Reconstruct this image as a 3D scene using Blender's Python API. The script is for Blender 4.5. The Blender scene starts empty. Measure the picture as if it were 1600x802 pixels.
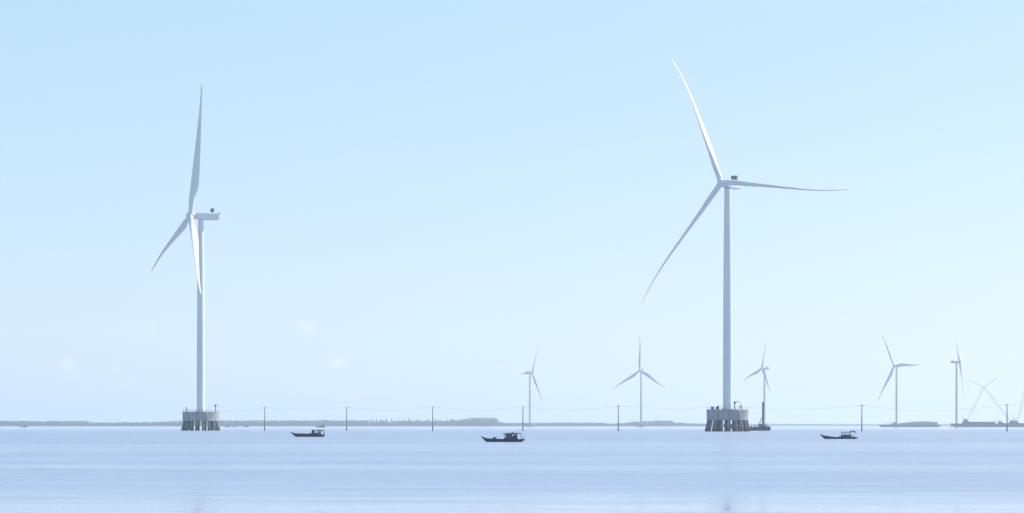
import bpy, bmesh, math, random
from math import sin, cos, pi, radians, sqrt
from mathutils import Vector, Matrix
random.seed(11)
SC = bpy.context.scene
COL = SC.collection

# ------------------------------------------------------------------ camera, world, sun, exposure
EYE = 2.75
FPX, CXP, HOR = 3000.0, 800.0, 664.8           # focal length, centre and horizon in photograph pixels
cam_d = bpy.data.cameras.new('camera')
cam = bpy.data.objects.new('camera', cam_d); COL.objects.link(cam)
cam.location = (0, 0, EYE); cam.rotation_euler = (pi/2, 0, 0)
cam_d.sensor_width = 36; cam_d.lens = FPX/1600*36
cam_d.shift_y = (HOR-401)/1600
cam_d.clip_start = 0.5; cam_d.clip_end = 60000
SC.camera = cam

SUN_AZ, SUN_EL = radians(66), radians(37)       # azimuth from +y (view) towards +x
world = bpy.data.worlds.new('World'); SC.world = world; world.use_nodes = True
wn, wl = world.node_tree.nodes, world.node_tree.links
wn.clear()
w_out = wn.new('ShaderNodeOutputWorld'); bg = wn.new('ShaderNodeBackground')
sky = wn.new('ShaderNodeTexSky'); sky.sky_type = 'NISHITA'; sky.sun_disc = False
sky.sun_elevation = SUN_EL; sky.sun_rotation = SUN_AZ
sky.altitude = 0; sky.air_density = 1.0; sky.dust_density = .5; sky.ozone_density = 2.2
bg.inputs['Strength'].default_value = 0.125
# thin high cloud: faint wisps plus a few small far puffs, all in sky directions
tc = wn.new('ShaderNodeTexCoord')
mp = wn.new('ShaderNodeMapping'); mp.inputs['Scale'].default_value = (5, 5, 26)
nz = wn.new('ShaderNodeTexNoise'); nz.inputs['Scale'].default_value = 2.2; nz.inputs['Detail'].default_value = 7; nz.inputs['Roughness'].default_value = .6
wl.new(tc.outputs['Generated'], mp.inputs['Vector']); wl.new(mp.outputs[0], nz.inputs['Vector'])
def wmath(op, a, b=None, clamp=False):
    n = wn.new('ShaderNodeMath'); n.operation = op; n.use_clamp = clamp
    for i, v in enumerate((a, b)):
        if v is None: continue
        if isinstance(v, (int, float)): n.inputs[i].default_value = v
        else: wl.new(v, n.inputs[i])
    return n.outputs[0]
wisp = wmath('MULTIPLY', wmath('SUBTRACT', nz.outputs['Fac'], .5, True), .10)
nz2 = wn.new('ShaderNodeTexNoise'); nz2.inputs['Scale'].default_value = 300; nz2.inputs['Detail'].default_value = 7
wl.new(tc.outputs['Generated'], nz2.inputs['Vector'])
cloud = wisp
for (dx, dz, r, k) in ((-.091, .0326, .0052, 1.0), (-.1075, .0513, .0056, .7), (-.231, .0316, .006, .6), (-.188, .051, .006, .3), (-.207, .029, .003, .45)):
    d = Vector((dx, 1, dz)).normalized()
    vm = wn.new('ShaderNodeVectorMath'); vm.operation = 'SUBTRACT'; vm.inputs[1].default_value = d
    wl.new(tc.outputs['Generated'], vm.inputs[0])
    vs = wn.new('ShaderNodeVectorMath'); vs.operation = 'MULTIPLY'; vs.inputs[1].default_value = (1, 1, 1.35)
    wl.new(vm.outputs[0], vs.inputs[0])
    vl = wn.new('ShaderNodeVectorMath'); vl.operation = 'LENGTH'; wl.new(vs.outputs[0], vl.inputs[0])
    soft = wmath('SUBTRACT', 1.0, wmath('DIVIDE', vl.outputs['Value'], r), True)
    p = wmath('MULTIPLY', wmath('MULTIPLY', soft, wmath('SUBTRACT', wmath('MULTIPLY', nz2.outputs['Fac'], 3.2), .7, True)), 1.5*k, True)
    cloud = wmath('ADD', cloud, wmath('MULTIPLY', p, .5))
cl = wn.new('ShaderNodeMixRGB'); cl.blend_type = 'MIX'; cl.inputs[2].default_value = (6.2, 6.6, 6.9, 1)
tint = wn.new('ShaderNodeMixRGB'); tint.blend_type = 'MULTIPLY'; tint.inputs[0].default_value = 1; tint.inputs[2].default_value = (2.13, 3.10, 3.72, 1)
# soften the sky's own contrast, each channel by its own power, for the pale hazy tropical sky
sep = wn.new('ShaderNodeSeparateColor'); com = wn.new('ShaderNodeCombineColor'); wl.new(sky.outputs[0], sep.inputs[0])
for i, g_ in enumerate((.45, .30, .26)): wl.new(wmath('POWER', sep.outputs[i], g_), com.inputs[i])
wl.new(com.outputs[0], tint.inputs[1])
wl.new(cloud, cl.inputs[0]); wl.new(tint.outputs[0], cl.inputs[1])
wl.new(cl.outputs[0], bg.inputs['Color']); wl.new(bg.outputs[0], w_out.inputs['Surface'])

sun_d = bpy.data.lights.new('sun', 'SUN'); sun = bpy.data.objects.new('sun', sun_d); COL.objects.link(sun)
sun_d.energy = 5.0; sun_d.angle = radians(.53); sun_d.color = (1, .955, .88)
sv = Vector((sin(SUN_AZ)*cos(SUN_EL), cos(SUN_AZ)*cos(SUN_EL), sin(SUN_EL)))
sun.rotation_euler = sv.to_track_quat('Z', 'Y').to_euler(); sun.location = sv*400

SC.view_settings.view_transform = 'Standard'; SC.view_settings.look = 'None'
SC.view_settings.gamma = 1; SC.view_settings.use_curve_mapping = False
SC.view_settings.exposure = 0.4
SC.cycles.use_denoising = True; SC.cycles.denoiser = 'OPENIMAGEDENOISE'
SC.cycles.volume_bounces = 1; SC.cycles.max_bounces = 6; SC.cycles.use_adaptive_sampling = False
SC.cycles.sample_clamp_indirect = 6

HAZE_DENSITY = 0.000125

# ------------------------------------------------------------------ helpers
def px(x, d): return (x-CXP)/FPX*d
def pz(y, d): return EYE+(HOR-y)/FPX*d

def mat(name, base, rough=.6, var=.12, scale=1.5, metallic=0., stretch=(1, 1, 1), tide=None, bump=0.0):
    m = bpy.data.materials.new(name); m.use_nodes = True
    n, l = m.node_tree.nodes, m.node_tree.links
    b = n['Principled BSDF']; b.inputs['Roughness'].default_value = rough; b.inputs['Metallic'].default_value = metallic
    t = n.new('ShaderNodeTexCoord'); mpn = n.new('ShaderNodeMapping'); mpn.inputs['Scale'].default_value = stretch
    z = n.new('ShaderNodeTexNoise'); z.inputs['Scale'].default_value = scale; z.inputs['Detail'].default_value = 6
    l.new(t.outputs['Object'], mpn.inputs['Vector']); l.new(mpn.outputs[0], z.inputs['Vector'])
    r = n.new('ShaderNodeValToRGB'); l.new(z.outputs['Fac'], r.inputs['Fac'])
    r.color_ramp.elements[0].position = .3; r.color_ramp.elements[1].position = .7
    r.color_ramp.elements[0].color = tuple(c*(1-var) for c in base)+(1,)
    r.color_ramp.elements[1].color = tuple(min(1, c*(1+var)) for c in base)+(1,)
    out = r.outputs['Color']
    if tide:                                    # weed and mud stain left by the tide near the waterline
        g = n.new('ShaderNodeNewGeometry'); s = n.new('ShaderNodeSeparateXYZ'); l.new(g.outputs['Position'], s.inputs[0])
        a = n.new('ShaderNodeMath'); a.operation = 'MULTIPLY_ADD'; a.inputs[1].default_value = 1.6; l.new(z.outputs['Fac'], a.inputs[0]); l.new(s.outputs['Z'], a.inputs[2])
        q = n.new('ShaderNodeMapRange'); q.inputs['From Min'].default_value = 2.0; q.inputs['From Max'].default_value = 3.1; q.inputs['To Min'].default_value = .75; q.inputs['To Max'].default_value = 0
        l.new(a.outputs[0], q.inputs['Value'])
        x = n.new('ShaderNodeMixRGB'); x.inputs[2].default_value = tide+(1,); l.new(q.outputs[0], x.inputs[0]); l.new(out, x.inputs[1]); out = x.outputs[0]
    l.new(out, b.inputs['Base Color'])
    if bump:
        bn = n.new('ShaderNodeBump'); bn.inputs['Strength'].default_value = bump; l.new(z.outputs['Fac'], bn.inputs['Height']); l.new(bn.outputs[0], b.inputs['Normal'])
    return m

M = dict(
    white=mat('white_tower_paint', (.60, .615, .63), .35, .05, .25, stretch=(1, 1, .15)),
    grey=mat('far_turbine_paint_shaded', (.36, .38, .40), .5, .05, .25),  # turbine paint darkened for the far turbines, their shade put into the colour
    blade=mat('white_blade_gelcoat', (.58, .60, .62), .5, .04, .3),
    cooler=mat('dark_cooler_metal', (.12, .135, .14), .5, .3, 3),
    seam=mat('grey_seam', (.5, .51, .52), .5),
    concrete=mat('grey_concrete', (.26, .27, .295), .85, .28, .55, stretch=(1, 1, .35), bump=.3),
    pile=mat('pile_concrete', (.14, .15, .165), .85, .25, .8, tide=(.05, .05, .04), bump=.3),
    rail=mat('galvanised_rail', (.35, .36, .37), .45, .1, 4, .4),
    yellow=mat('yellow_paint', (.22, .17, .09), .5, .15, 3),
    cream=mat('cream_paint', (.55, .5, .42), .5, .1, 2),
    darkgear=mat('dark_gear', (.04, .04, .045), .6, .3, 4),
    polec=mat('pole_concrete', (.22, .22, .21), .8, .2, 2, tide=(.05, .05, .04)),
    cable=mat('cable_metal', (.3, .3, .31), .5),
    hull_red=mat('dark_red_hull', (.09, .05, .065), .5, .35, 3, stretch=(1, 4, 4)),
    hull_dark=mat('dark_wood_hull', (.055, .06, .085), .5, .35, 3, stretch=(1, 4, 4)),
    hull_blue=mat('dark_blue_hull', (.04, .075, .13), .5, .3, 3),
    cabin=mat('blue_cabin_boards', (.055, .10, .19), .6, .3, 4, stretch=(4, 4, 1)),
    cabin2=mat('grey_cabin_boards', (.07, .065, .085), .6, .3, 4, stretch=(4, 4, 1)),
    canopy=mat('weathered_canopy', (.06, .07, .075), .7, .3, 3),
    wood=mat('brown_wood', (.10, .07, .045), .7, .3, 5),
    tan=mat('tan_tarp', (.3, .22, .12), .8, .2, 4),
    glass=mat('dark_glass', (.02, .025, .03), .1, .1),
    barge=mat('rusty_barge_steel', (.05, .06, .085), .6, .3, .4),
    barge2=mat('grey_barge_steel', (.11, .13, .15), .6, .25, .4),
    cargo=mat('grey_cargo', (.26, .28, .29), .7, .2, .3),
    lattice=mat('red_lattice_steel', (.12, .09, .09), .6, .2, .5),
    crane=mat('crane_body_paint', (.22, .2, .17), .5, .2, .5),
    leaf=mat('mangrove_leaves', (.04, .07, .05), .8, .3, .05),
    leaf2=mat('casuarina_leaves', (.05, .075, .05), .7, .4, .15),
    bark=mat('tree_bark', (.14, .12, .10), .85, .3, 1),
    mud=mat('shore_mud', (.20, .18, .15), .8, .2, .02),
)

class MB:
    """collects simple shapes and links them as one mesh object"""
    def __init__(s): s.v = []; s.f = []; s.sm = []
    def add(s, v, f, smooth=False):
        o = len(s.v); s.v += [tuple(a) for a in v]; s.f += [tuple(i+o for i in q) for q in f]; s.sm += [smooth]*len(f)
    def box(s, x0, x1, y0, y1, z0, z1, taper=0.):
        t = taper
        s.add([(x0, y0, z0), (x1, y0, z0), (x1, y1, z0), (x0, y1, z0), (x0+t, y0+t, z1), (x1-t, y0+t, z1), (x1-t, y1-t, z1), (x0+t, y1-t, z1)],
              [(0, 3, 2, 1), (4, 5, 6, 7), (0, 1, 5, 4), (1, 2, 6, 5), (2, 3, 7, 6), (3, 0, 4, 7)])
    def tube(s, pts, rad, n=8, caps=True):
        pts = [Vector(p) for p in pts]; R = rad if isinstance(rad, (list, tuple)) else [rad]*len(pts)
        v = []; f = []
        up = None
        for i, p in enumerate(pts):
            d = (pts[min(i+1, len(pts)-1)]-pts[max(i-1, 0)]).normalized()
            if up is None: up = Vector((0, 0, 1)) if abs(d.z) < .9 else Vector((1, 0, 0))
            a = d.cross(up).normalized(); b = a.cross(d).normalized(); up = b
            for k in range(n):
                t = 2*pi*k/n; v.append(p+a*cos(t)*R[i]+b*sin(t)*R[i])
        for i in range(len(pts)-1):
            for k in range(n):
                f.append((i*n+k, i*n+(k+1) % n, (i+1)*n+(k+1) % n, (i+1)*n+k))
        s.add(v, f, n > 4)
        if caps:
            s.add(v[:n], [tuple(range(n))]); s.add(v[-n:], [tuple(reversed(range(n)))])
    def lathe(s, prof, n=32, c=(0, 0, 0)):
        v = [(c[0]+r*cos(2*pi*k/n), c[1]+r*sin(2*pi*k/n), c[2]+z) for r, z in prof for k in range(n)]
        f = [(i*n+k, i*n+(k+1) % n, (i+1)*n+(k+1) % n, (i+1)*n+k) for i in range(len(prof)-1) for k in range(n)]
        s.add(v, f, True)
        s.add(v[:n], [tuple(reversed(range(n)))]); s.add(v[-n:], [tuple(range(n))])
    def prism(s, poly, y0, y1):                 # outline in x,z extruded along y
        n = len(poly); v = [(x, y0, z) for x, z in poly]+[(x, y1, z) for x, z in poly]
        s.add(v, [tuple(range(n)), tuple(reversed(range(n, 2*n)))]+[(i, i+n, (i+1) % n+n, (i+1) % n) for i in range(n)])
    def build(s, name, m, parent=None, bevel=0, mtx=None):
        me = bpy.data.meshes.new(name); me.from_pydata(s.v, [], s.f)
        me.polygons.foreach_set('use_smooth', s.sm); me.update()
        bm = bmesh.new(); bm.from_mesh(me); bmesh.ops.remove_doubles(bm, verts=bm.verts, dist=1e-4)
        bmesh.ops.recalc_face_normals(bm, faces=bm.faces)
        if bevel:
            ed = [e for e in bm.edges if len(e.link_faces) == 2 and e.calc_face_angle(0) > .6]
            bmesh.ops.bevel(bm, geom=ed, offset=bevel, segments=2, profile=.6, affect='EDGES', clamp_overlap=True)
        for e in bm.edges:
            if len(e.link_faces) == 2 and e.calc_face_angle(0) > .6: e.smooth = False
        bm.to_mesh(me); bm.free()
        me.materials.append(m)
        o = bpy.data.objects.new(name, me); COL.objects.link(o)
        if parent: o.parent = parent
        if mtx is not None: o.matrix_local = mtx
        return o

def tag(o, label=None, cat=None, group=None, kind=None):
    for k, v in (('label', label), ('category', cat), ('group', group), ('kind', kind)):
        if v: o[k] = v
    return o
def thing(name, loc, label, cat, group=None, rz=0):
    o = bpy.data.objects.new(name, None); COL.objects.link(o)
    o.location = loc; o.rotation_euler.z = rz; o.empty_display_size = 1
    return tag(o, label, cat, group)
def copy_tree(o, parent=None):
    c = o.copy(); COL.objects.link(c)
    if parent: c.parent = parent
    for ch in list(o.children): copy_tree(ch, c)
    return c

# ------------------------------------------------------------------ water
def water_material():
    m = bpy.data.materials.new('silty_sea_water'); m.use_nodes = True
    n, l = m.node_tree.nodes, m.node_tree.links
    b = n['Principled BSDF']; b.inputs['IOR'].default_value = 1.333
    g = n.new('ShaderNodeNewGeometry'); s = n.new('ShaderNodeSeparateXYZ'); l.new(g.outputs['Position'], s.inputs[0])
    def math_(op, a, bb=None, clamp=False):
        q = n.new('ShaderNodeMath'); q.operation = op; q.use_clamp = clamp
        for i, v in enumerate((a, bb)):
            if v is None: continue
            if isinstance(v, (int, float)): q.inputs[i].default_value = v
            else: l.new(v, q.inputs[i])
        return q.outputs[0]
    def noise(sc, detail=5, rough=.55, st=(1, 1, 1)):
        mpn = n.new('ShaderNodeMapping'); mpn.inputs['Scale'].default_value = st; l.new(g.outputs['Position'], mpn.inputs['Vector'])
        z = n.new('ShaderNodeTexNoise'); z.inputs['Scale'].default_value = sc; z.inputs['Detail'].default_value = detail; z.inputs['Roughness'].default_value = rough
        l.new(mpn.outputs[0], z.inputs['Vector']); return z.outputs['Fac']
    # wind-ruffled belts lie across the bay at different distances from the shore
    warp = math_('MULTIPLY', math_('SUBTRACT', noise(.012, 7, .68, (.25, 1, 1)), .5), .55)
    logd = math_('ADD', math_('LOGARITHM', math_('MAXIMUM', s.outputs['Y'], 20), 10), warp)
    mr = n.new('ShaderNodeMapRange'); mr.inputs['From Min'].default_value = 1.6; mr.inputs['From Max'].default_value = 4.1; l.new(logd, mr.inputs['Value'])
    ramp = n.new('ShaderNodeValToRGB'); l.new(mr.outputs[0], ramp.inputs['Fac'])
    def pos(d): return (math.log10(d)-1.6)/2.5
    stops = [(40, .22), (74, .26), (86, .68), (112, .76), (119, .60), (124, .5), (134, .52), (142, .62), (175, .66), (215, .6), (255, .5), (285, .5), (340, .8), (800, .8), (1250, .5), (1600, .2), (9000, .15)]
    el = ramp.color_ramp.elements
    while len(el) < len(stops): el.new(.5)
    for e, (d, v) in zip(el, stops): e.position = max(0, min(1, pos(d))); e.color = (v, v, v, 1)
    streak = math_('MULTIPLY', math_('SUBTRACT', noise(.09, 6, .65, (.10, 1, 1)), .5), .85)
    fine = math_('MULTIPLY', math_('SUBTRACT', noise(.42, 4, .6, (.28, 1, 1)), .5), .8)
    ruff = math_('ADD', ramp.outputs['Color'], math_('ADD', streak, fine), True)
    # roughness, ripples
    rr = n.new('ShaderNodeMapRange'); rr.inputs['To Min'].default_value = .04; rr.inputs['To Max'].default_value = .45; l.new(ruff, rr.inputs['Value'])
    l.new(rr.outputs[0], b.inputs['Roughness'])
    h = math_('ADD', math_('MULTIPLY', noise(1.1, 4, .6, (.45, 1, 1)), .6), math_('MULTIPLY', noise(.22, 3, .5, (.3, 1, 1)), 1.4))
    bn = n.new('ShaderNodeBump'); bn.inputs['Distance'].default_value = .5
    bs = n.new('ShaderNodeMapRange'); bs.inputs['To Min'].default_value = .05; bs.inputs['To Max'].default_value = .75; l.new(ruff, bs.inputs['Value'])
    l.new(bs.outputs[0], bn.inputs['Strength']); l.new(h, bn.inputs['Height']); l.new(bn.outputs[0], b.inputs['Normal'])
    # silt clouds in the water
    cr = n.new('ShaderNodeValToRGB'); l.new(noise(.03, 5, .6, (.12, 1, 1)), cr.inputs['Fac'])
    cr.color_ramp.elements[0].position = .35; cr.color_ramp.elements[1].position = .65
    cr.color_ramp.elements[0].color = (.20, .285, .42, 1); cr.color_ramp.elements[1].color = (.31, .31, .41, 1)
    l.new(cr.outputs['Color'], b.inputs['Base Color'])
    return m
wm = water_material()
w = MB(); W = 8500
ys = [-150, 60, 200, 600, 2000, 6000, 14500]
for a, bb in zip(ys, ys[1:]): w.add([(-W, a, 0), (W, a, 0), (W, bb, 0), (-W, bb, 0)], [(0, 1, 2, 3)])
tag(w.build('water', wm), kind='structure')

# ------------------------------------------------------------------ haze
hm = bpy.data.materials.new('sea_haze'); hm.use_nodes = True
hn, hl = hm.node_tree.nodes, hm.node_tree.links
hn.clear(); ho = hn.new('ShaderNodeOutputMaterial'); hv = hn.new('ShaderNodeVolumePrincipled')
hv.inputs['Color'].default_value = (.69, .77, .88, 1); hv.inputs['Density'].default_value = HAZE_DENSITY; hv.inputs['Anisotropy'].default_value = .3
hl.new(hv.outputs[0], ho.inputs['Volume'])
hb = MB(); hb.box(-9000, 9000, -300, 15500, -1.6, 196)
tag(hb.build('haze', hm), kind='stuff')

# ------------------------------------------------------------------ far shore and woods
def shore(name, x0, x1, y, depth, zt):
    b = MB(); n = 60; v = []; f = []
    for i in range(n+1):
        t = i/n; x = x0+(x1-x0)*t; e = min(1, t*12, (1-t)*12)
        wob = random.uniform(-12, 12)
        v += [(x, y-depth*.5+wob, -.25), (x, y-depth*.2+wob, zt*e), (x, y+depth*.5, zt*e), (x, y+depth, -.25)]
    for i in range(n):
        for k in range(3): f.append((i*4+k, (i+1)*4+k, (i+1)*4+k+1, i*4+k+1))
    b.add(v, f, True)
    return tag(b.build(name, M['mud']), kind='structure')
YA, YB = 5200, 7400
shore('far_shore', px(-260, YA), px(1118, YA), YA, 160, .7)
shore('far_headland', px(700, YB), px(1980, YB), YB, 220, .8)

def blob(b, c, r, sq=.8):
    v = []
    for d in ((1, 0, 0), (-1, 0, 0), (0, 1, 0), (0, -1, 0), (0, 0, 1), (0, 0, -1)):
        k = r*random.uniform(.65, 1.25); v.append((c[0]+d[0]*k+random.uniform(-.2, .2)*r, c[1]+d[1]*k+random.uniform(-.2, .2)*r, c[2]+d[2]*k*sq))
    b.add(v, [(0, 2, 4), (2, 1, 4), (1, 3, 4), (3, 0, 4), (2, 0, 5), (1, 2, 5), (3, 1, 5), (0, 3, 5)])
def wood(name, prof, y, rows, gap, rag, label):
    """mass of leaf clumps whose skyline follows prof = [(photo x, photo y)...] at distance y"""
    b = MB()
    def top(X):
        for (a, ya), (c, yc) in zip(prof, prof[1:]):
            if a <= X <= c: return ya+(yc-ya)*(X-a)/max(1e-6, c-a)
        return prof[-1][1]
    x = px(prof[0][0], y); xe = px(prof[-1][0], y)
    jit = 0
    while x < xe:
        X = CXP+x*FPX/y
        jit = .8*jit+random.uniform(-.5, .5)*rag
        for rrow in range(rows):
            yy = y+rrow*14+random.uniform(-6, 6)
            H = max(2.2, pz(top(X), yy)*(1 if rrow == rows-1 else random.uniform(.55, .9))+jit+random.uniform(-1, .4)*rag*.5)
            z = .8
            while z < H-1:
                r = random.uniform(1.5, 2.9)
                blob(b, (x+random.uniform(-1.5, 1.5), yy+random.uniform(-3, 3), min(z+r*.5, H-r*.55)), r)
                z += r*random.uniform(1.1, 1.7)
        x += gap*random.uniform(.7, 1.3)
    o = b.build(name, M['leaf']); tag(o, label, 'forest', kind='stuff')
wood('mangrove_forest', [(-260, 657), (0, 657.3), (60, 657.8), (128, 657.5), (140, 660), (230, 659.5), (262, 658), (290, 657), (345, 656.6), (480, 657), (505, 656)], YA, 4, 2.3, .7,
     'low blue-green mangrove wood along the far shore on the left')
wood('mangrove_forest', [(505, 656.4), (560, 656.6), (600, 657.6), (690, 657.4), (722, 655.8), (735, 653), (760, 652.3), (776, 653.5), (780, 659.5), (790, 660.8)], YA, 4, 2.3, .9,
     'taller dense wood on the far shore rising to a rounded end left of the middle boat')
wood('mangrove_forest', [(788, 660.8), (890, 660), (945, 660.3), (957, 662), (972, 660.5), (1000, 658.5), (1030, 657), (1050, 656.8), (1056, 660.5), (1080, 661.6), (1110, 662)], YA, 4, 2.3, .6,
     'low wood on the far shore behind the two middle far turbines')
wood('headland_forest', [(1080, 662), (1240, 662.2), (1330, 662.6), (1500, 662.3), (1640, 662.4), (1900, 662)], YB, 3, 3.2, .5,
     'faint pale strip of woods on the horizon at the right')

# tall thin trees in a ragged row in front of the taller wood
def tree_proto(h, seed):
    random.seed(seed)
    root = thing('casuarina_tree', (0, 0, 0), 'tall slender hazy tree in the ragged row on the far shore behind the third pole', 'tree', 'slender trees in a row on the far shore')
    t = MB(); lean = random.uniform(-.5, .5)
    t.tube([(0, 0, -.2), (lean*.3, 0, h*.4), (lean, 0, h*.92)], [.38, .28, .08], 6)
    for k in range(5):
        z = h*(.35+.12*k); a = random.uniform(0, 6.28)
        t.tube([(lean*.5, 0, z), (lean*.5+cos(a)*1.6, sin(a)*1.6, z+1.4)], [.12, .04], 4)
    t.build('trunk', M['bark'], root)
    c = MB()
    for k in range(70):
        q = random.random()**.8; z = h*(.34+.66*q); rad = (4.0*(1-q)+.9)*random.uniform(.2, 1)
        a = random.uniform(0, 6.28)
        blob(c, (lean*q+cos(a)*rad, sin(a)*rad, z), random.uniform(.45, 1.0), 1.2)
    c.build('crown', M['leaf2'], root)
    return root
protos = [tree_proto(h, s) for h, s in ((20, 3), (22, 5), (18.5, 8), (21, 13))]
random.seed(21)
tx = [503, 511, 518, 526, 536, 547, 566, 576, 581, 588, 596, 599, 605, 612, 617, 623, 630, 637, 641, 647, 652, 659, 665, 670, 679, 684, 690, 697, 703, 708, 714, 719, 724, 731, 738, 744, 750, 757, 763, 769]
for i, X in enumerate(tx):
    o = protos[i] if i < 4 else copy_tree(protos[i % 4])
    y = YA-34+random.uniform(-8, 8); o.location = (px(X+random.uniform(-1.5, 1.5), y), y, .3)
    k = (.8 if X < 560 else .96)*random.uniform(.78, 1.06)*(1.08 if X > 735 else 1); o.scale = (k*random.uniform(.9, 1.2), k, k); o.rotation_euler.z = random.uniform(0, 6.28)

# ------------------------------------------------------------------ wind turbines
TILT, CONE = radians(5.4), radians(3.0)
def interp(tab, s):
    for (a, va), (b, vb) in zip(tab, tab[1:]):
        if s <= b: return va+(vb-va)*(s-a)/(b-a)
    return tab[-1][1]
CHORD = [(0, 2.5), (.04, 2.5), (.08, 2.6), (.12, 3.0), (.16, 3.6), (.21, 4.1), (.25, 4.2), (.35, 3.75), (.55, 2.55), (.7, 1.75), (.82, 1.1), (.92, .8), (.97, .66), (1, .3)]
THICK = [(0, 1), (.04, 1), (.1, .88), (.16, .58), (.25, .32), (.4, .22), (.6, .21), (1, .17)]
AXIS = [(0, .5), (.05, .5), (.2, .30), (1, .30)]
TWIST = [(0, 12), (.25, 9), (.6, 3), (1, 0)]
def blade_mesh(L, sag=0., n=44, m=20, pitch=97, cscale=1.):
    """blade along +z; x = downwind when feathered, y = tangent (direction of rotation); prebend and gravity sag along y"""
    b = MB(); v = []; f = []
    for i in range(n+1):
        s = (i/n)**1.05; c = interp(CHORD, s)*cscale; th = interp(THICK, s); ax = interp(AXIS, s)
        round_ = max(0, min(1, (th-.4)/.55))
        off = -(-6.3*s**2+6.4*s**4)+sag*s**2
        pit = radians(pitch+.5*interp(TWIST, s))
        for k in range(m):
            t = 2*pi*k/m
            u = .5-.5*cos(t)                     # chordwise 0 = leading edge
            half = .5*th*(2.6*(sqrt(u)*(1-u)**.9)) if u > 0 else 0
            foil = (u-ax, half if sin(t) >= 0 else -half*.75)
            circ = (-.5*cos(t)*1.0, .5*sin(t)*th)
            X = (foil[0]*(1-round_)+circ[0]*round_)*c; Y = (foil[1]*(1-round_)+circ[1]*round_)*c
            # chord axis: feathered -> downwind (x)
            x = X*sin(pit)+Y*cos(pit); y = -X*cos(pit)+Y*sin(pit)
            v.append((x, y+off, s*L))
    for i in range(n):
        for k in range(m): f.append((i*m+k, i*m+(k+1) % m, (i+1)*m+(k+1) % m, (i+1)*m+k))
    b.add(v, f, True); b.add(v[:m], [tuple(reversed(range(m)))]); b.add(v[-m:], [tuple(range(m))])
    return b

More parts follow.
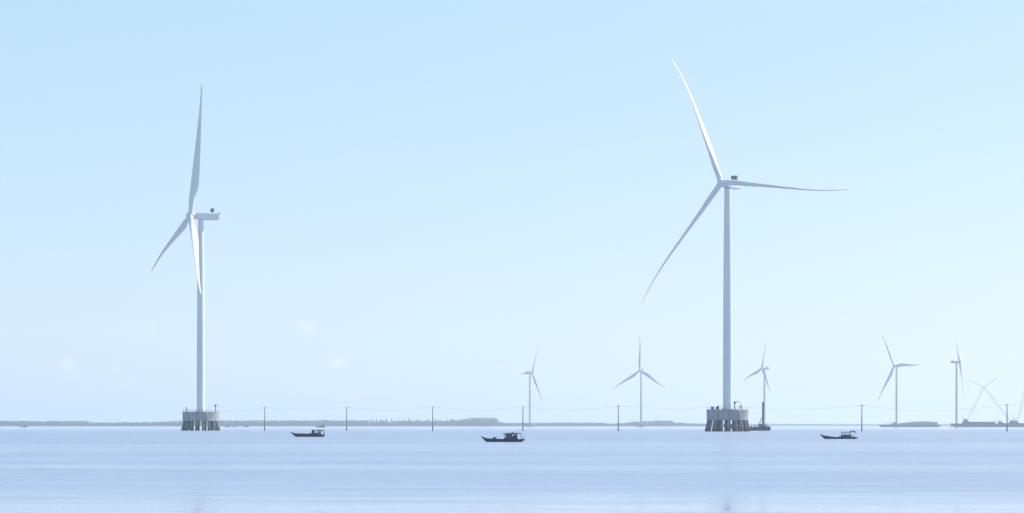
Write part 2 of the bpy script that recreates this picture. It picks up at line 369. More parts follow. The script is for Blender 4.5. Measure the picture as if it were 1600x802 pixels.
def turbine(name, hub_px, d, tower_x, base_z, yaw, az, L, label, group, near=True, hubz=112.):
    yaw, az = radians(yaw), radians(az)
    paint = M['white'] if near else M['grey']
    a = Vector((-sin(yaw)*cos(TILT), -cos(yaw)*cos(TILT), sin(TILT)))
    e = Vector((0, 0, 1)).cross(a).normalized(); u = a.cross(e)
    hor = Vector((a.x, a.y, 0)).normalized()
    hx = px(hub_px, d); OV = 5.2
    base = Vector((hx-hor.x*OV, d, 0))
    root = thing(name, (base.x, base.y, base_z), label, 'wind turbine', group)
    H = hubz-base_z                              # hub height above the root
    t = MB(); n = 40 if near else 16
    prof = [(2.1, 0), (2.08, .2), (2.07, H*.2), (1.98, H*.45), (1.8, H*.7), (1.5, H*.93), (1.42, H-2.1)]
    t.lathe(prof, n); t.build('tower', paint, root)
    if near:
        q = MB(); q.lathe([(2.55, 0), (2.55, .35), (2.35, .36), (2.35, .6)], 40); q.build('base_flange', M['seam'], root)
        for k in (.22, .46, .72):
            q = MB(); r = interp([(p[1]/H, p[0]) for p in prof], k)+.035
            q.lathe([(r, H*k-.09), (r, H*k+.09)], 40); q.build('tower_seam', M['seam'], root)
        q = MB(); q.box(-.45, .45, -2.16, -2.0, .5, 2.6); q.build('door', M['seam'], root, .03, Matrix.Rotation(.5, 4, 'Z'))
    # nacelle: x axis = downwind
    R = Matrix.Rotation(math.atan2(-hor.y, -hor.x), 4, 'Z')
    Mn = Matrix.Translation((0, 0, H)) @ R
    nb = MB()
    sec = [(-2.6, 1.3, -1.35, 1.35), (-2.0, 1.75, -1.75, 1.65), (0, 2.0, -2.05, 1.9), (4, 2.05, -2.0, 2.0), (9.0, 2.0, -1.7, 2.0), (9.8, 1.8, -1.3, 1.85)]
    v = []; f = []; m = 16
    for x, hw, z0, z1 in sec:
        for k in range(m):
            t_ = 2*pi*(k+.5)/m; cx, sx = cos(t_), sin(t_)
            p = .32
            yy = math.copysign(abs(cx)**p, cx)*hw; zz = math.copysign(abs(sx)**p, sx)
            v.append((x, yy, (z0+z1)/2+zz*(z1-z0)/2))
    for i in range(len(sec)-1):
        for k in range(m): f.append((i*m+k, i*m+(k+1) % m, (i+1)*m+(k+1) % m, (i+1)*m+k))
    nb.add(v, f, False); nb.add(v[:m], [tuple(range(m))]); nb.add(v[-m:], [tuple(reversed(range(m)))])
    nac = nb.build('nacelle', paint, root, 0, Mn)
    cb = MB(); cb.box(5.5, 6.7, -1.45, 1.45, 2.45, 4.2)
    for yy in (-1.2, 0, 1.2): cb.box(5.9, 6.3, yy-.1, yy+.1, 1.9, 2.5)
    if near:
        for k in range(4): cb.box(5.42, 5.5, -1.4+.73*k, -1.4+.73*k+.1, 2.5, 4.15)
    cb.build('cooler', M['cooler'], nac)
    rl = MB(); rl.box(8.7, 10.4, -1.95, 1.95, 1.80, 2.04); rl.build('roof_lip', M['white'], nac, .04)
    ms = MB(); ms.tube([(7.6, .6, 1.9), (7.6, .6, 3.6)], .06, 6); ms.tube([(7.3, .6, 3.6), (7.9, .6, 3.6)], .05, 6); ms.build('wind_vane', M['cooler'], nac)
    # rotor frame: columns e, u, -a  -> local x = downwind
    hubp = Vector((hor.x*OV, hor.y*OV, H))
    B = Matrix(((-a.x, e.x, u.x), (-a.y, e.y, u.y), (-a.z, e.z, u.z))).to_4x4()    # local (downwind, e, u)
    hbm = MB(); k_ = 24
    prof = [(.05, -2.75), (.6, -2.6), (1.2, -2.1), (1.6, -1.3), (1.75, -.3), (1.75, .9), (1.6, 1.5), (1.45, 2.5)]
    hbm.lathe(prof, k_)
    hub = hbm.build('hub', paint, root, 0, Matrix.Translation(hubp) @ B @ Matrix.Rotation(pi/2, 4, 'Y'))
    for k in range(3):
        A = az+k*2*pi/3
        r = cos(A)*u+sin(A)*e; tng = -sin(A)*u+cos(A)*e
        # cone the blade upwind
        rz = (r*cos(CONE)+a*sin(CONE)).normalized()
        xax = (-a*cos(CONE)+r*sin(CONE)).normalized()
        yax = rz.cross(xax)
        sgn = yax.dot(tng)
        Bm = Matrix(((xax.x, yax.x, rz.x), (xax.y, yax.y, rz.y), (xax.z, yax.z, rz.z))).to_4x4()
        sag = 2.3*(-tng.z)
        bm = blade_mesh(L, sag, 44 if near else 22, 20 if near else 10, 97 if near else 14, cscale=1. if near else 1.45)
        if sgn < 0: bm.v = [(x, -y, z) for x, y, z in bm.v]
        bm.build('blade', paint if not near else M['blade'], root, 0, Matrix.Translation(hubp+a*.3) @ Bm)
        if near:
            cu = MB(); cu.lathe([(1.32, .9), (1.32, 2.0), (1.2, 2.05)], 24); cu.build('blade_collar', M['white'], hub, 0,
                 (Matrix.Translation(hubp) @ B @ Matrix.Rotation(pi/2, 4, 'Y')).inverted() @ Matrix.Translation(hubp+a*.3) @ Bm)
    return root, base

RX, RD = 1126, 868
rt, rb = turbine('wind_turbine', 1126, 868, 1136, 9.9, 36.75, -24.4, 66.0, 'large white wind turbine at the right with one blade pointing level to the right', 'two large wind turbines on pile platforms')
lt, lb = turbine('wind_turbine', 299.5, 1005, 316, 9.9, 66.15, 10.0, 68.0, 'large white wind turbine at the left seen nearly side-on with one blade upright', 'two large wind turbines on pile platforms', hubz=112.3)
FG = 'small far wind turbines'
far = [
 (831.5, 4007, 827.5, -113, 88, 72, 'leftmost small far turbine, two blades opening to the right like a chevron', 6.5),
 (999.5, 3842, 1002.5, 33, 118, 70, 'small far turbine with its three blades spread evenly in a Y upside down', 6.5),
 (1190.5, 3691, 1194.5, 69, 12, 67, 'small far turbine rising behind the dark piling barge beside the large right platform', 6),
 (1397, 3532, 1401, 60, 88, 74, 'small far turbine standing over the long flat barge', 6),
 (1499, 3317, 1495.5, -69, 70, 70, 'rightmost small far turbine, long lower blade crossing beside its tower by the cranes', 6)]
far_base = []
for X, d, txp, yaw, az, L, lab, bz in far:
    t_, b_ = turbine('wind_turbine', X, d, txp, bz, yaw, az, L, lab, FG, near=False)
    far_base.append((b_, bz))

# ------------------------------------------------------------------ pile platforms
def platform(c, d, label, near=True, top=9.9, bottom=5.0, rad=9.4, braces=False, group='concrete pile platforms under the turbines', zs=1.):
    root = thing('pile_platform', (c.x, c.y, 0), label, 'platform', group)
    b = MB(); n = 64 if near else 24
    b.lathe([(rad-.1, bottom), (rad, bottom+.1), (rad, top-.75), (rad+.12, top-.74), (rad+.12, top-.08), (rad+.02, top)], n)
    b.build('pile_cap', M['concrete'], root)
    if near:
        for z in (bottom+1.6, bottom+3.1):
            q = MB(); q.lathe([(rad+.05, z-.06), (rad+.05, z+.06)], 64); q.build('form_joint', M['concrete'], root)
    N = 18 if near else 10
    for k in range(N):
        a = 2*pi*(k+.35)/N; r0, r1 = rad-.85, rad+.55
        p = MB(); p.tube([(r0*cos(a), r0*sin(a), bottom+.2), (r1*cos(a), r1*sin(a), -1.2)], (.50 + .1*(k % 3)) if near else .6, 12); p.build('pile', M['pile'], root)
    for k in range(10 if near else 4):
        a = 2*pi*(k+.1)/(10 if near else 4); r0, r1 = rad*(.62 if near else .48), rad*(.6 if near else .42)
        p = MB(); p.tube([(r0*cos(a), r0*sin(a), bottom+.2), (r1*cos(a), r1*sin(a), -1.2)], .62, 12); p.build('pile', M['pile'], root)
    if near:
        rl = MB(); R = rad-.15
        for z in (.55, 1.1): rl.tube([(R*cos(2*pi*k/48), R*sin(2*pi*k/48), top+z) for k in range(49)], .03, 5)
        for k in range(24):
            a = 2*pi*k/24; rl.tube([(R*cos(a), R*sin(a), top-.05), (R*cos(a), R*sin(a), top+1.12)], .035, 5)
        rl.build('railing', M['rail'], root)
        # ladder down to the water
        ld = MB(); a = radians(-62)
        for o in (-.3, .3): ld.tube([((rad+.5)*cos(a)+o*-sin(a), (rad+.5)*sin(a)+o*cos(a), -.5), ((rad+.5)*cos(a)+o*-sin(a), (rad+.5)*sin(a)+o*cos(a), top+1)], .06, 6)
        for k in range(24):
            z = .1+k*.42; ld.tube([((rad+.5)*cos(a)+.3*sin(a), (rad+.5)*sin(a)-.3*cos(a), z), ((rad+.5)*cos(a)-.3*sin(a), (rad+.5)*sin(a)+.3*cos(a), z)], .035, 5)
        ld.build('ladder', M['rail'], root)
    if braces:
        for (x0, x1, z) in ((-2.6, 5.2, 2.3), (-2.6, 2.2, 3.0), (-.4, 5.2, 1.5)):
            q = MB(); q.box(x0, x1, -7.6, -7.0, z-.35, z+.35); q.build('brace', M['pile'], root, .04)
    return root
platform(rb, RD, 'round concrete platform on piles under the large right turbine, dark gaps between piles', braces=True)
platform(lb, 1005, 'round concrete platform on piles under the large left turbine')
fl = ['small hazy pile platform under the leftmost far turbine', 'small hazy pile platform under the far turbine with evenly spread blades',
      'small platform of the far turbine behind the piling barge', 'small platform of the far turbine behind the long flat barge', 'small platform of the rightmost far turbine behind the crane barge']
for (c, bz), lab in zip(far_base, fl):
    platform(c, 0, lab, near=False, top=bz, bottom=bz-3.6, rad=10.5)

# things standing on the two near platforms
def cabinet(c, X, d, w_, h_, label, peak=False):
    root = thing('equipment_cabinet', (px(X, d), d, 9.9), label, 'cabinet', 'dark cabinets on the right platform')
    b = MB(); b.box(-w_/2, w_/2, -.5, .5, .12, h_); b.build('housing', M['darkgear'], root, .05)
    b = MB()
    if peak: b.prism([(-w_/2-.1, h_+.002), (w_/2+.1, h_+.002), (w_/2-.1, h_+.75)], -.6, .6)
    else: b.box(-w_/2-.1, w_/2+.1, -.6, .6, h_+.002, h_+.16, .06)
    b.build('lid', M['darkgear'], root)
    b = MB(); b.box(-w_/2+.1, w_/2-.1, -.4, .4, -.02, .12); b.build('plinth', M['concrete'], root)
cabinet(rb, 1113.2, 864, 1.2, 1.15, 'low dark equipment box near the left rim of the right platform')
cabinet(rb, 1121, 864, 1.2, 1.05, 'dark equipment box with a peaked top, left of the right tower', True)
def davit(x, y, h, arm, label, m='yellow'):
    root = thing('davit_crane', (x, y, 9.9), label, 'crane', 'davit cranes on the platforms')
    b = MB(); b.tube([(0, 0, -.02), (0, 0, .5), (0, 0, h)], [.3, .24, .2], 10); b.build('post', M[m], root)
    b = MB(); b.tube([(-.5, 0, h-.1), (0, 0, h), (arm*.6, 0, h+.15), (arm, 0, h-.1)], [.24, .24, .14, .11], 8); b.build('jib', M[m], root)
    b = MB(); b.box(-.45, .45, -.3, .3, h-.75, h-.2); b.build('winch', M['darkgear'], root, .04)
    b = MB(); b.tube([(arm, 0, h-.1), (arm, 0, h-1.1)], .035, 5); b.box(arm-.1, arm+.1, -.08, .08, h-1.35, h-1.1); b.build('hook', M['darkgear'], root)
davit(px(1148, 862), 862, 3.3, 2.8, 'slim davit crane with its arm out, between the right tower and the cream tank')
davit(px(336.6, 1001), 1001, 3.4, 1.5, 'slim davit crane standing at the right rim of the left platform')
tank = thing('storage_tank', (px(1158, 862), 862, 9.9), 'round cream tank at the right rim of the right platform', 'tank')
b = MB(); b.lathe([(.5, .28), (.86, .5), (.92, 1.0), (.92, 1.5), (.8, 1.85), (.4, 2.05), (.1, 2.1)], 20); b.build('vessel', M['cream'], tank)
b = MB()
for k in range(4): b.tube([(.6*cos(k*pi/2+.7), .6*sin(k*pi/2+.7), -.02), (.6*cos(k*pi/2+.7), .6*sin(k*pi/2+.7), .6)], .07, 6)
b.build('stand', M['rail'], tank)
lan = thing('navigation_light', (px(291.6, 1000), 1000, 9.9), 'short dark post lantern at the left rim of the left platform', 'light')
b = MB(); b.tube([(0, 0, -.02), (0, 0, 1.9)], .22, 8); b.build('post', M['darkgear'], lan)
b = MB(); b.lathe([(.34, 1.9), (.38, 2.0), (.38, 2.25), (.2, 2.4)], 12); b.build('lantern', M['cooler'], lan)

# ------------------------------------------------------------------ utility poles and the line they carry
PL = [(413.5, 636, 'first utility pole from the left, just right of the left platform'), (541.5, 636, 'second utility pole from the left, right of the leftmost boat'),
      (676, 635, 'third utility pole from the left, in front of the tallest far trees'), (817, 634.5, 'fourth utility pole from the left, behind the middle boat stern'),
      (966, 633.5, 'fifth utility pole from the left, beside the far turbine with evenly spread blades'), (1136.5, 633, None),
      (1346.5, 632.5, 'utility pole just right of the rightmost boat'), (1573.5, 631.5, 'last utility pole at the right, in front of the crane barge')]
tops = []
PH = 12.4
for X, yt, lab in PL:
    d = FPX*(PH-EYE)/(HOR-yt)
    tops.append(Vector((px(X, d), d, PH)))
    if lab is None: continue                     # this one stands hidden behind the right platform
    root = thing('utility_pole', (px(X, d), d, 0), 'thin grey '+lab, 'pole', 'utility poles across the water'); root.rotation_euler = (.006*sin(X), .009*sin(X*2.3), X)
    b = MB(); b.tube([(0, 0, -1.2), (0, 0, PH)], [.30, .22], 10); b.build('post', M['polec'], root)
    b = MB(); b.box(-.95, .95, -.3, -.2, PH-.62, PH-.46); b.build('crossarm', M['polec'], root, 0, Matrix.Rotation(1.0, 4, 'Z'))
    for o in (-.85, .85):
        b = MB(); b.lathe([(.07, PH-.46), (.11, PH-.4), (.05, PH-.3), (.09, PH-.22), (.03, PH-.16)], 8, (o, -.25, 0)); b.build('insulator', M['cream'], root, 0, Matrix.Rotation(1.0, 4, 'Z'))
line = thing('power_line', tuple(tops[0]), 'thin sagging power line strung between the poles across the bay', 'power line')
first = tops[0]+(tops[0]-tops[1])*1.0; first.z = 11.2
pts_all = [first]+tops+[tops[-1]+(tops[-1]-tops[-2])]
for off in (-.85, .85):
    b = MB(); o = Vector((off*cos(1.0)+.25*sin(1.0), off*sin(1.0)-.25*cos(1.0), -.14))
    for p, q in zip(pts_all, pts_all[1:]):
        sag = 1.5*((q-p).length/45)**1.1*(1+.22*sin(p.x*1.7))
        b.tube([p.lerp(q, k/14)+o-Vector((0, 0, sag*4*(k/14)*(1-k/14)))-tops[0] for k in range(15)], .02, 5, False)
    b.build('cable', M['cable'], line)

# ------------------------------------------------------------------ fishing boats (local x = aft, bow at -x)
def hull(st, name, m, root, rim):
    """st = stations (x, half beam, sheer z, keel z)"""
    b = MB(); v = []; f = []; K = 9
    for x, hb_, zs, zk in st:
        for k in range(K):
            t = -1+2*k/(K-1); a = abs(t)
            v.append((x, hb_*math.copysign(a**.55, t) if a else 0, zk+(zs-zk)*a**1.9))
    for i in range(len(st)-1):
        for k in range(K-1): f.append((i*K+k, i*K+k+1, (i+1)*K+k+1, (i+1)*K+k))
    b.add(v, f, True); b.add(v[-K:], [tuple(range(K))])
    h = b.build(name, m, root)
    d = MB(); v = []; f = []
    for x, hb_, zs, zk in st: v += [(x, -hb_*.93, zs-.09), (x, hb_*.93, zs-.09)]
    for i in range(len(st)-1): f.append((2*i, 2*i+1, 2*i+3, 2*i+2))
    d.add(v, f); d.build('deck', M['wood'], root)
    g = MB()
    for sgn in (-1, 1): g.tube([(x, sgn*hb_, zs) for x, hb_, zs, zk in st], .045, 6)
    g.build('gunwale', rim, root)
    return h
BG = 'small wooden fishing boats'
def posts(root, pl, m):
    for (x, y, z0, z1) in pl:
        b = MB(); b.tube([(x, y, z0), (x, y, z1)], .05, 6); b.build('post', m, root)
def at(X, Y):
    d = FPX*EYE/(Y-HOR); return d, px(X, d)

# middle boat
d, x = at(785, 690.7)
bt = thing('fishing_boat', (x, d, 0), 'middle and nearest dark fishing boat, flat canopy and open frame at its stern', 'boat', BG)
hull([(-3.52, .03, .98, .90), (-3.2, .16, .80, .50), (-2.85, .34, .66, .12), (-2.4, .55, .57, -.10), (-1.4, .82, .50, -.22), (0, .95, .45, -.25), (1.4, .95, .42, -.25), (2.6, .85, .42, -.2), (3.2, .72, .46, -.02), (3.68, .60, .50, .28)], 'hull', M['hull_blue'], bt, M['hull_red'])
b = MB(); b.prism([(.05, .38), (.45, .72), (.62, .98), (.8, 1.0), (1.75, 1.0), (2.55, .62), (2.6, .36)], -.62, .62); b.build('cabin', M['cabin'], bt, .03)
b = MB(); b.box(.78, 1.62, -.56, .56, 1.0, 1.33); b.build('wheelhouse', M['cabin2'], bt, .03)
b = MB(); b.box(.9, 1.5, -.575, -.555, 1.06, 1.26); b.build('window', M['glass'], bt)
b = MB(); b.prism([(.12, 1.36), (.15, 1.45), (1.5, 1.53), (2.3, 1.5), (3.2, 1.41), (3.2, 1.34), (1.6, 1.36)], -.75, .75); b.build('canopy', M['canopy'], bt)
posts(bt, [(.3, -.65, .5, 1.44), (.3, .65, .5, 1.44), (1.9, -.68, .4, 1.4), (1.9, .68, .4, 1.4), (3.1, -.62, .4, 1.4), (3.1, .62, .4, 1.4)], M['wood'])
b = MB(); b.tube([(1.7, -.6, 1.38), (2.5, -.6, .45)], .12, 6); b.tube([(2.35, -.55, 1.38), (1.75, -.55, .45)], .15, 6); b.build('brace', M['hull_dark'], bt)
b = MB(); b.tube([(2.6, .1, 1.4), (2.75, .1, 2.35)], .018, 5); b.build('antenna', M['cable'], bt)
b = MB(); b.tube([(1.75, .2, 1.45), (1.75, .2, 1.72)], .09, 8); b.build('exhaust', M['darkgear'], bt)
b = MB(); b.box(1.95, 2.5, -.4, .4, .36, 1.15); b.build('engine_box', M['hull_dark'], bt, .05)
b = MB(); b.tube([(3.4, 0, .5), (3.62, 0, .95)], .035, 6); b.build('tiller', M['wood'], bt)
nbd = thing('net_bundle', (x-1.28, d, .40), 'dark heap of nets on the foredeck of the middle boat', 'net')
b = MB(); random.seed(4)
v = []
b.lathe([(.42, 0), (.46, .08), (.36, .2), (.24, .3), (.12, .36), (.03, .38)], 14)
o = b.build('heap', M['darkgear'], nbd)
for vv in o.data.vertices: vv.co *= random.uniform(.88, 1.12)
b = MB(); b.tube([(.3*cos(t*.5), .3*sin(t*.5), .24+.01*t) for t in range(20)], .03, 5); b.build('rope', M['wood'], nbd)
bd = thing('gear_bundle', (x+.85, d-.58, .96), 'dark rounded bundle on the cabin front of the middle boat', 'bundle')
bd.location = (x+.66, d, .985)
b = MB(); b.lathe([(.1, 0), (.2, .03), (.23, .13), (.2, .24), (.1, .3)], 12); b.build('sack', M['darkgear'], bd)
b = MB(); b.lathe([(.06, .29), (.04, .35), (.09, .39)], 8); b.build('tie', M['tan'], bd)

# right boat
d, x = at(1310, 686.0)
bt = thing('fishing_boat', (x, d, 0), 'rightmost dark fishing boat, high pointed bow, low cabin under a bare frame', 'boat', BG)
hull([(-3.7, .03, .93, .84), (-3.3, .18, .78, .42), (-2.9, .36, .66, .08), (-2.4, .56, .57, -.12), (-1.3, .8, .42, -.22), (0, .92, .30, -.25), (1.5, .92, .27, -.25), (2.8, .82, .27, -.2), (3.4, .7, .30, -.02), (3.8, .6, .34, .18)], 'hull', M['hull_dark'], bt, M['hull_blue'])
b = MB(); b.prism([(.12, .2), (.14, .55), (.6, .6), (.78, .84), (2.5, .86), (2.62, .2)], -.62, .62); b.build('cabin', M['cabin'], bt, .03)
b = MB(); b.box(1.0, 1.5, -.64, -.62, .5, .74); b.build('window', M['glass'], bt)
b = MB(); b.prism([(.6, 1.31), (.6, 1.41), (2.45, 1.46), (2.45, 1.34)], -.7, .7); b.build('canopy', M['canopy'], bt)
b = MB(); b.prism([(2.1, 1.38), (2.75, 1.66), (3.1, 1.68), (3.3, 1.5), (3.42, 1.24), (3.32, 1.25), (3.0, 1.55), (2.4, 1.42)], -.6, .6); b.build('tarpaulin', M['canopy'], bt)
posts(bt, [(.7, -.62, .6, 1.39), (.7, .62, .6, 1.39), (1.35, -.62, .8, 1.4), (1.35, .62, .8, 1.4), (2.0, -.62, .8, 1.42), (2.0, .62, .8, 1.42), (2.5, -.6, .8, 1.5), (2.5, .6, .8, 1.5)], M['wood'])
b = MB(); b.prism([(2.85, .2), (2.85, .5), (3.0, .62), (3.15, .5), (3.25, .22)], -.25, .25); b.build('engine_box', M['hull_dark'], bt)
b = MB(); b.tube([(3.2, .1, .3), (3.95, .1, 2.2)], .016, 5); b.build('antenna', M['cable'], bt)
b = MB(); b.tube([(2.9, -.2, 1.6), (3.2, -.2, 2.35)], .016, 5); b.build('rod', M['cable'], bt)

# left boat
d, x = at(481, 682.7)
bt = thing('fishing_boat', (x, d, 0), 'leftmost fishing boat, reddish bow and tan bundle under its canopy', 'boat', BG)
hull([(-4.15, .03, 1.12, 1.04), (-3.6, .2, .93, .52), (-3.0, .42, .80, .05), (-2.4, .62, .78, -.12), (-1.2, .88, .78, -.24), (0, 1.0, .64, -.28), (1.5, 1.0, .52, -.28), (3.0, .9, .48, -.2), (3.7, .76, .50, 0), (4.1, .66, .54, .25)], 'hull', M['hull_red'], bt, M['hull_dark'])
b = MB(); b.prism([(-.2, .5), (.2, .78), (.9, .95), (3.1, .95), (3.45, .5), (3.5, .42)], -.68, .68); b.build('cabin', M['cabin'], bt, .03)
b = MB(); b.box(1.0, 1.65, -.6, .6, .95, 1.58); b.build('wheelhouse', M['cabin2'], bt, .03)
b = MB(); b.box(1.12, 1.52, -.62, -.6, 1.18, 1.42); b.build('window', M['glass'], bt)
b = MB(); b.prism([(.92, 1.585), (.95, 1.67), (2.4, 1.72), (3.92, 1.66), (3.92, 1.6), (2.4, 1.65)], -.78, .78); b.build('canopy', M['canopy'], bt)
b = MB(); b.prism([(2.15, 1.42), (2.2, 1.6), (3.55, 1.58), (3.5, 1.36), (2.9, 1.28)], -.5, .5); b.build('rolled_tarpaulin', M['tan'], bt)
b = MB(); b.box(2.6, 3.1, -.5, .5, .95, 1.25); b.build('engine_box', M['hull_dark'], bt, .05)
posts(bt, [(2.2, -.7, .5, 1.62), (2.2, .7, .5, 1.62), (3.85, -.65, .45, 1.62), (3.85, .65, .45, 1.62)], M['wood'])

# tiny boats close to the far shore
def small_boat(X, d, Lb, label, roof=True, rz=0):
    root = thing('distant_boat', (px(X, d), d, 0), label, 'boat', 'tiny boats near the far shore', rz)
    k = Lb/10
    hull([(-5*k, .1*k, 1.5*k, 1.2*k), (-4*k, .8*k, 1.2*k, 0), (-2*k, 1.3*k, 1*k, -.3*k), (2*k, 1.4*k, .95*k, -.3*k), (4.6*k, 1.1*k, 1.1*k, 0)], 'hull', M['hull_dark'], root, M['hull_blue'])
    b = MB(); b.box(.3*k, 3.4*k, -.9*k, .9*k, .8*k, 2.4*k, .1*k); b.build('cabin', M['cabin2'], root)
    if roof:
        b = MB(); b.box(-.2*k, 4*k, -1.1*k, 1.1*k, 2.405*k, 2.6*k); b.build('roof', M['canopy'], root)
small_boat(37.5, 2700, 10, 'tiny dark boat near the far shore at the far left')
small_boat(355, 3000, 9, 'tiny hazy boat just right of the left platform, near the far shore')
small_boat(366, 3150, 8, 'tiny hazy boat near the far shore, between two others right of the left platform', False)
small_boat(385, 3000, 9, 'tiny hazy boat near the far shore, left of the first pole')
small_boat(501, 2500, 13, 'tiny boat near the far shore, showing just above the leftmost fishing boat')

# ------------------------------------------------------------------ barges and cranes
def lattice(b, p, q, w0, w1, up, n=14, r=.14):
    p, q = Vector(p), Vector(q); d = (q-p).normalized(); s = d.cross(Vector(up)).normalized(); t = s.cross(d).normalized()
    C = []
    for i in range(n+1):
        f_ = i/n; w_ = (w0+(w1-w0)*f_)*(.35 if i in (0, n) else 1); c = p.lerp(q, f_)
        C.append([c+s*w_/2+t*w_/2, c-s*w_/2+t*w_/2, c-s*w_/2-t*w_/2, c+s*w_/2-t*w_/2])
    for k in range(4): b.tube([c[k] for c in C], r, 4)
    for i in range(n):
        for k in range(4):
            b.tube([C[i][k], C[i+1][(k+1) % 4]], r*.6, 4, False)
def P(X, Y, d): return Vector((px(X, d), d, pz(Y, d)))

def barge(X0, X1, d, h, beam, label, m, parts=()):
    c = (px(X0, d)+px(X1, d))/2; Lb = px(X1, d)-px(X0, d)
    root = thing('barge', (c, d, 0), label, 'barge')
    b = MB(); hl_ = Lb/2
    b.prism([(-hl_, h), (-hl_+.02*Lb, h*.55), (-hl_+.045*Lb, -.6), (hl_-.03*Lb, -.6), (hl_, h*.6), (hl_, h)], -beam/2, beam/2); b.build('hull', m, root, .08)
    b = MB()
    for yy in (-beam/2-.08, beam/2+.08): b.box(-hl_*.985, hl_*.985, yy-.1, yy+.1, h-.5, h-.15)
    b.build('rubbing_strake', M['darkgear'], root)
    bl = MB()
    for k in range(8):
        xx = -hl_*.9+k*hl_*1.8/7
        for yy in (-beam/2+.6, beam/2-.6): bl.tube([(xx, yy, h-.02), (xx, yy, h+.7)], .2, 8)
    bl.build('bollard', M['darkgear'], root)
    return root, c, Lb

# piling barge right of the right platform
d = 985
root, c, Lb = barge(1150, 1203, d, 1.9, 6, 'dark low piling barge right of the right platform carrying a tall upright pile leader', M['barge'])
b = MB(); zt = pz(628.5, d); xx = px(1192.3, d)-c
b.tube([(xx, 0, 1.85), (xx, 0, zt-.9)], .55, 12); b.build('pile_leader', M['barge2'], root)
b = MB(); b.tube([(xx, 0, zt-.9), (xx, 0, zt-.3), (xx, 0, zt)], [.62, .62, .35], 12); b.build('leader_cap', M['darkgear'], root)
b = MB(); b.box(xx-1.6, xx-.7, -1.5, 1.5, 1.88, 3.4); b.box(xx+.7, xx+1.5, -1.2, 1.2, 1.88, 2.9); b.build('winch_house', M['cabin2'], root, .05)
b = MB()
for yy in (-2.8, 2.8):
    for z in (2.4, 2.95): b.tube([(xx-5.5, yy, z), (xx+3.3, yy, z)], .05, 5)
    for k in range(8): b.tube([(xx-5.5+k*8.8/7, yy, 1.85), (xx-5.5+k*8.8/7, yy, 2.97)], .05, 5)
b.build('railing', M['rail'], root)
b = MB(); b.tube([(xx-2.6, 1, 1.85), (xx, 0, zt*.55)], .14, 6); b.tube([(xx-2.6, -1, 1.85), (xx, 0, zt*.55)], .14, 6); b.build('stay', M['barge2'], root)

# long flat barge by the fourth far turbine
d = 3300
root, c, Lb = barge(1374, 1468, d, 3.6, 18, 'long flat cargo barge with a covered hold at the foot of a far turbine', M['barge2'])
b = MB(); b.prism([(px(1404, d)-c, 3.58), (px(1406, d)-c, 6.6), (px(1430, d)-c, 9.3), (px(1446, d)-c, 9.5), (px(1464, d)-c, 8.2), (px(1464, d)-c, 3.58)], -7, 7); b.build('cargo_cover', M['cargo'], root, .2)
b = MB()
for k in range(9): b.box(px(1380, d)-c+k*2.6, px(1380, d)-c+k*2.6+.3, -8.6, -8.3, 3.58, 7.4)
b.box(px(1380, d)-c, px(1404, d)-c, -8.65, -8.25, 7.1, 7.5); b.build('handrail', M['cargo'], root)
b = MB(); b.box(px(1396, d)-c, px(1399, d)-c, -4, 4, 3.58, 8.2); b.build('wheelhouse', M['cargo'], root, .1)

# crane barge
d = 3150
root, c, Lb = barge(1487, 1660, d, 5.4, 24, 'long dark crane barge at the right edge carrying lattice cranes', M['barge'])
b = MB(); b.box(px(1505, d)-c, px(1553, d)-c, -9, 9, 5.38, 8.6); b.box(px(1560, d)-c, px(1566, d)-c, -8, 8, 5.38, 7.6); b.build('deckhouse', M['barge'], root, .2)
b = MB(); b.box(px(1566, d)-c, px(1640, d)-c, -10, 6, 5.38, 6.4); b.build('deck_cargo', M['barge2'], root, .2)
def lattice_crane(base, knee, tip, label, dz=0, gant=True):
    base, knee, tip = (Vector(v) for v in (base, knee, tip))
    s = 1 if knee.x > base.x else -1
    r = thing('lattice_crane', (base.x, base.y, base.z), label, 'crane', 'lattice boom cranes on the crane barge')
    b = MB(); b.box(-4.2, 4.2, -3.6, -2.2, -.02, 1.5); b.box(-4.2, 4.2, 2.2, 3.6, -.02, 1.5); b.build('crawler_track', M['darkgear'], r, .3)
    b = MB(); b.box(-3.4 if s > 0 else -2.6, 2.6 if s > 0 else 3.4, -2.2, 2.2, 1.5, 4.4); b.build('machine_house', M['crane'], r, .15)
    b = MB(); b.box(1.0*s-.9, 1.0*s+.9, -3.5, -2.25, 1.7, 4.2); b.build('cab', M['crane'], r, .1)
    b = MB(); lattice(b, (s*2.2, 0, 2.2), knee-base, 2.4, 2.2, (0, 1, 0), 16, .085); b.build('boom', M['lattice'], r)
    if tip is not None:
        b = MB(); lattice(b, knee-base, tip-base, 1.9, 1.2, (0, 1, 0), 9, .07); b.build('jib', M['lattice'], r)
        b = MB(); b.tube([tip-base, tip-base-Vector((0, 0, 11))], .1, 5); b.box((tip-base).x-.5, (tip-base).x+.5, -.4, .4, (tip-base).z-12.5, (tip-base).z-11); b.build('hook', M['darkgear'], r)
    g = Vector((-s*6.5, 0, 9)); b = MB(); b.tube([(-s*1, -1, 4.3), g], .22, 5); b.tube([(-s*3, 1, 4.3), g], .22, 5); b.build('gantry', M['crane'], r)
    b = MB(); b.tube([g, knee-base], .05, 5); b.build('pendant', M['cable'], r)
    return r
lattice_crane((px(1509, d), d, 8.6), P(1537.5, 605, d), P(1559, 589.5, d), 'lattice crane on the left of the crane barge, its boom leaning right')
d2 = d+4
lattice_crane((px(1581, d2), d2, 6.4), P(1538.5, 606, d2), P(1513, 593, d2), 'lattice crane right of the last pole, its boom leaning left across the other boom')
d3 = d-5
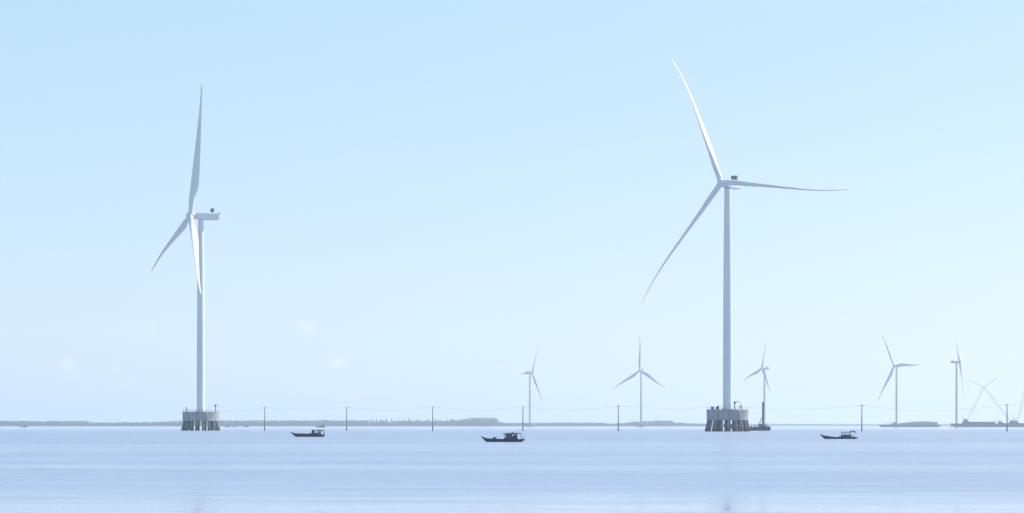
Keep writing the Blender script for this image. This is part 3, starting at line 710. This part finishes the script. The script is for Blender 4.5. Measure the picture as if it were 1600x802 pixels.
lattice_crane((px(1587, d3), d3, 6.4), P(1604, 602, d3), P(1622, 588, d3), 'lattice crane at the right photo edge, its boom leaning right out of view')
ex = thing('excavator', (px(1560.5, d), d-4, 8.6), 'small dark excavator with bent arm on the crane barge, left of the last pole', 'excavator')
ex.location = (px(1562, d), d-3, 7.6)
b = MB(); b.box(-2, 2, -1.5, -.9, -.02, .8); b.box(-2, 2, .9, 1.5, -.02, .8); b.build('track', M['darkgear'], ex, .1)
b = MB(); b.box(-1.2, 1.9, -1.3, 1.3, .8, 2.0); b.build('body', M['darkgear'], ex, .1)
b = MB(); b.box(-1.4, 0, -1.2, -.1, 2.0, 3.2); b.build('cab', M['glass'], ex, .1)
b = MB(); b.tube([(-1, .4, 1.6), (-4.6, .4, 4.6)], [.45, .32], 6); b.build('boom', M['darkgear'], ex)
b = MB(); b.tube([(-4.6, .4, 4.6), (-7.4, .4, 1.6)], [.32, .24], 6); b.build('arm', M['darkgear'], ex)
b = MB(); b.prism([(-7.2, 1.7), (-7.0, .6), (-7.9, .2), (-8.2, 1.0)], -.2, 1.0); b.build('bucket', M['darkgear'], ex)

# ------------------------------------------------------------------ a gull low over the bay
g = MB()
v = []
gd = 700; gx, gz = px(782, gd), pz(565.5, gd)
g.tube([(-.28, 0, -.02), (-.1, 0, .02), (.15, 0, .02), (.34, 0, -.02)], [.04, .09, .08, .02], 8)
bird = thing('gull', (gx, gd, gz), 'faint small gull in flight above the bay, left of the leftmost far turbine', 'bird')
bo = g.build('body', M['cargo'], bird)
for s in (-1, 1):
    wv = [(-.12, s*.06, .05), (.14, s*.06, .05), (.12, s*.4, .26), (-.12, s*.42, .28), (.14, s*.95, .12), (-.02, s*1.0, .10)]
    q = MB(); q.add(wv+[(a_, b_, c_+.025) for a_, b_, c_ in wv], [(0, 1, 2, 3), (3, 2, 4, 5), (9, 8, 7, 6), (11, 10, 8, 9), (0, 3, 9, 6), (3, 5, 11, 9), (1, 7, 8, 2), (2, 8, 10, 4), (4, 10, 11, 5), (0, 6, 7, 1)])
    q.build('wing', M['cargo'], bird)
bird.rotation_euler = (0, .2, 1.2)
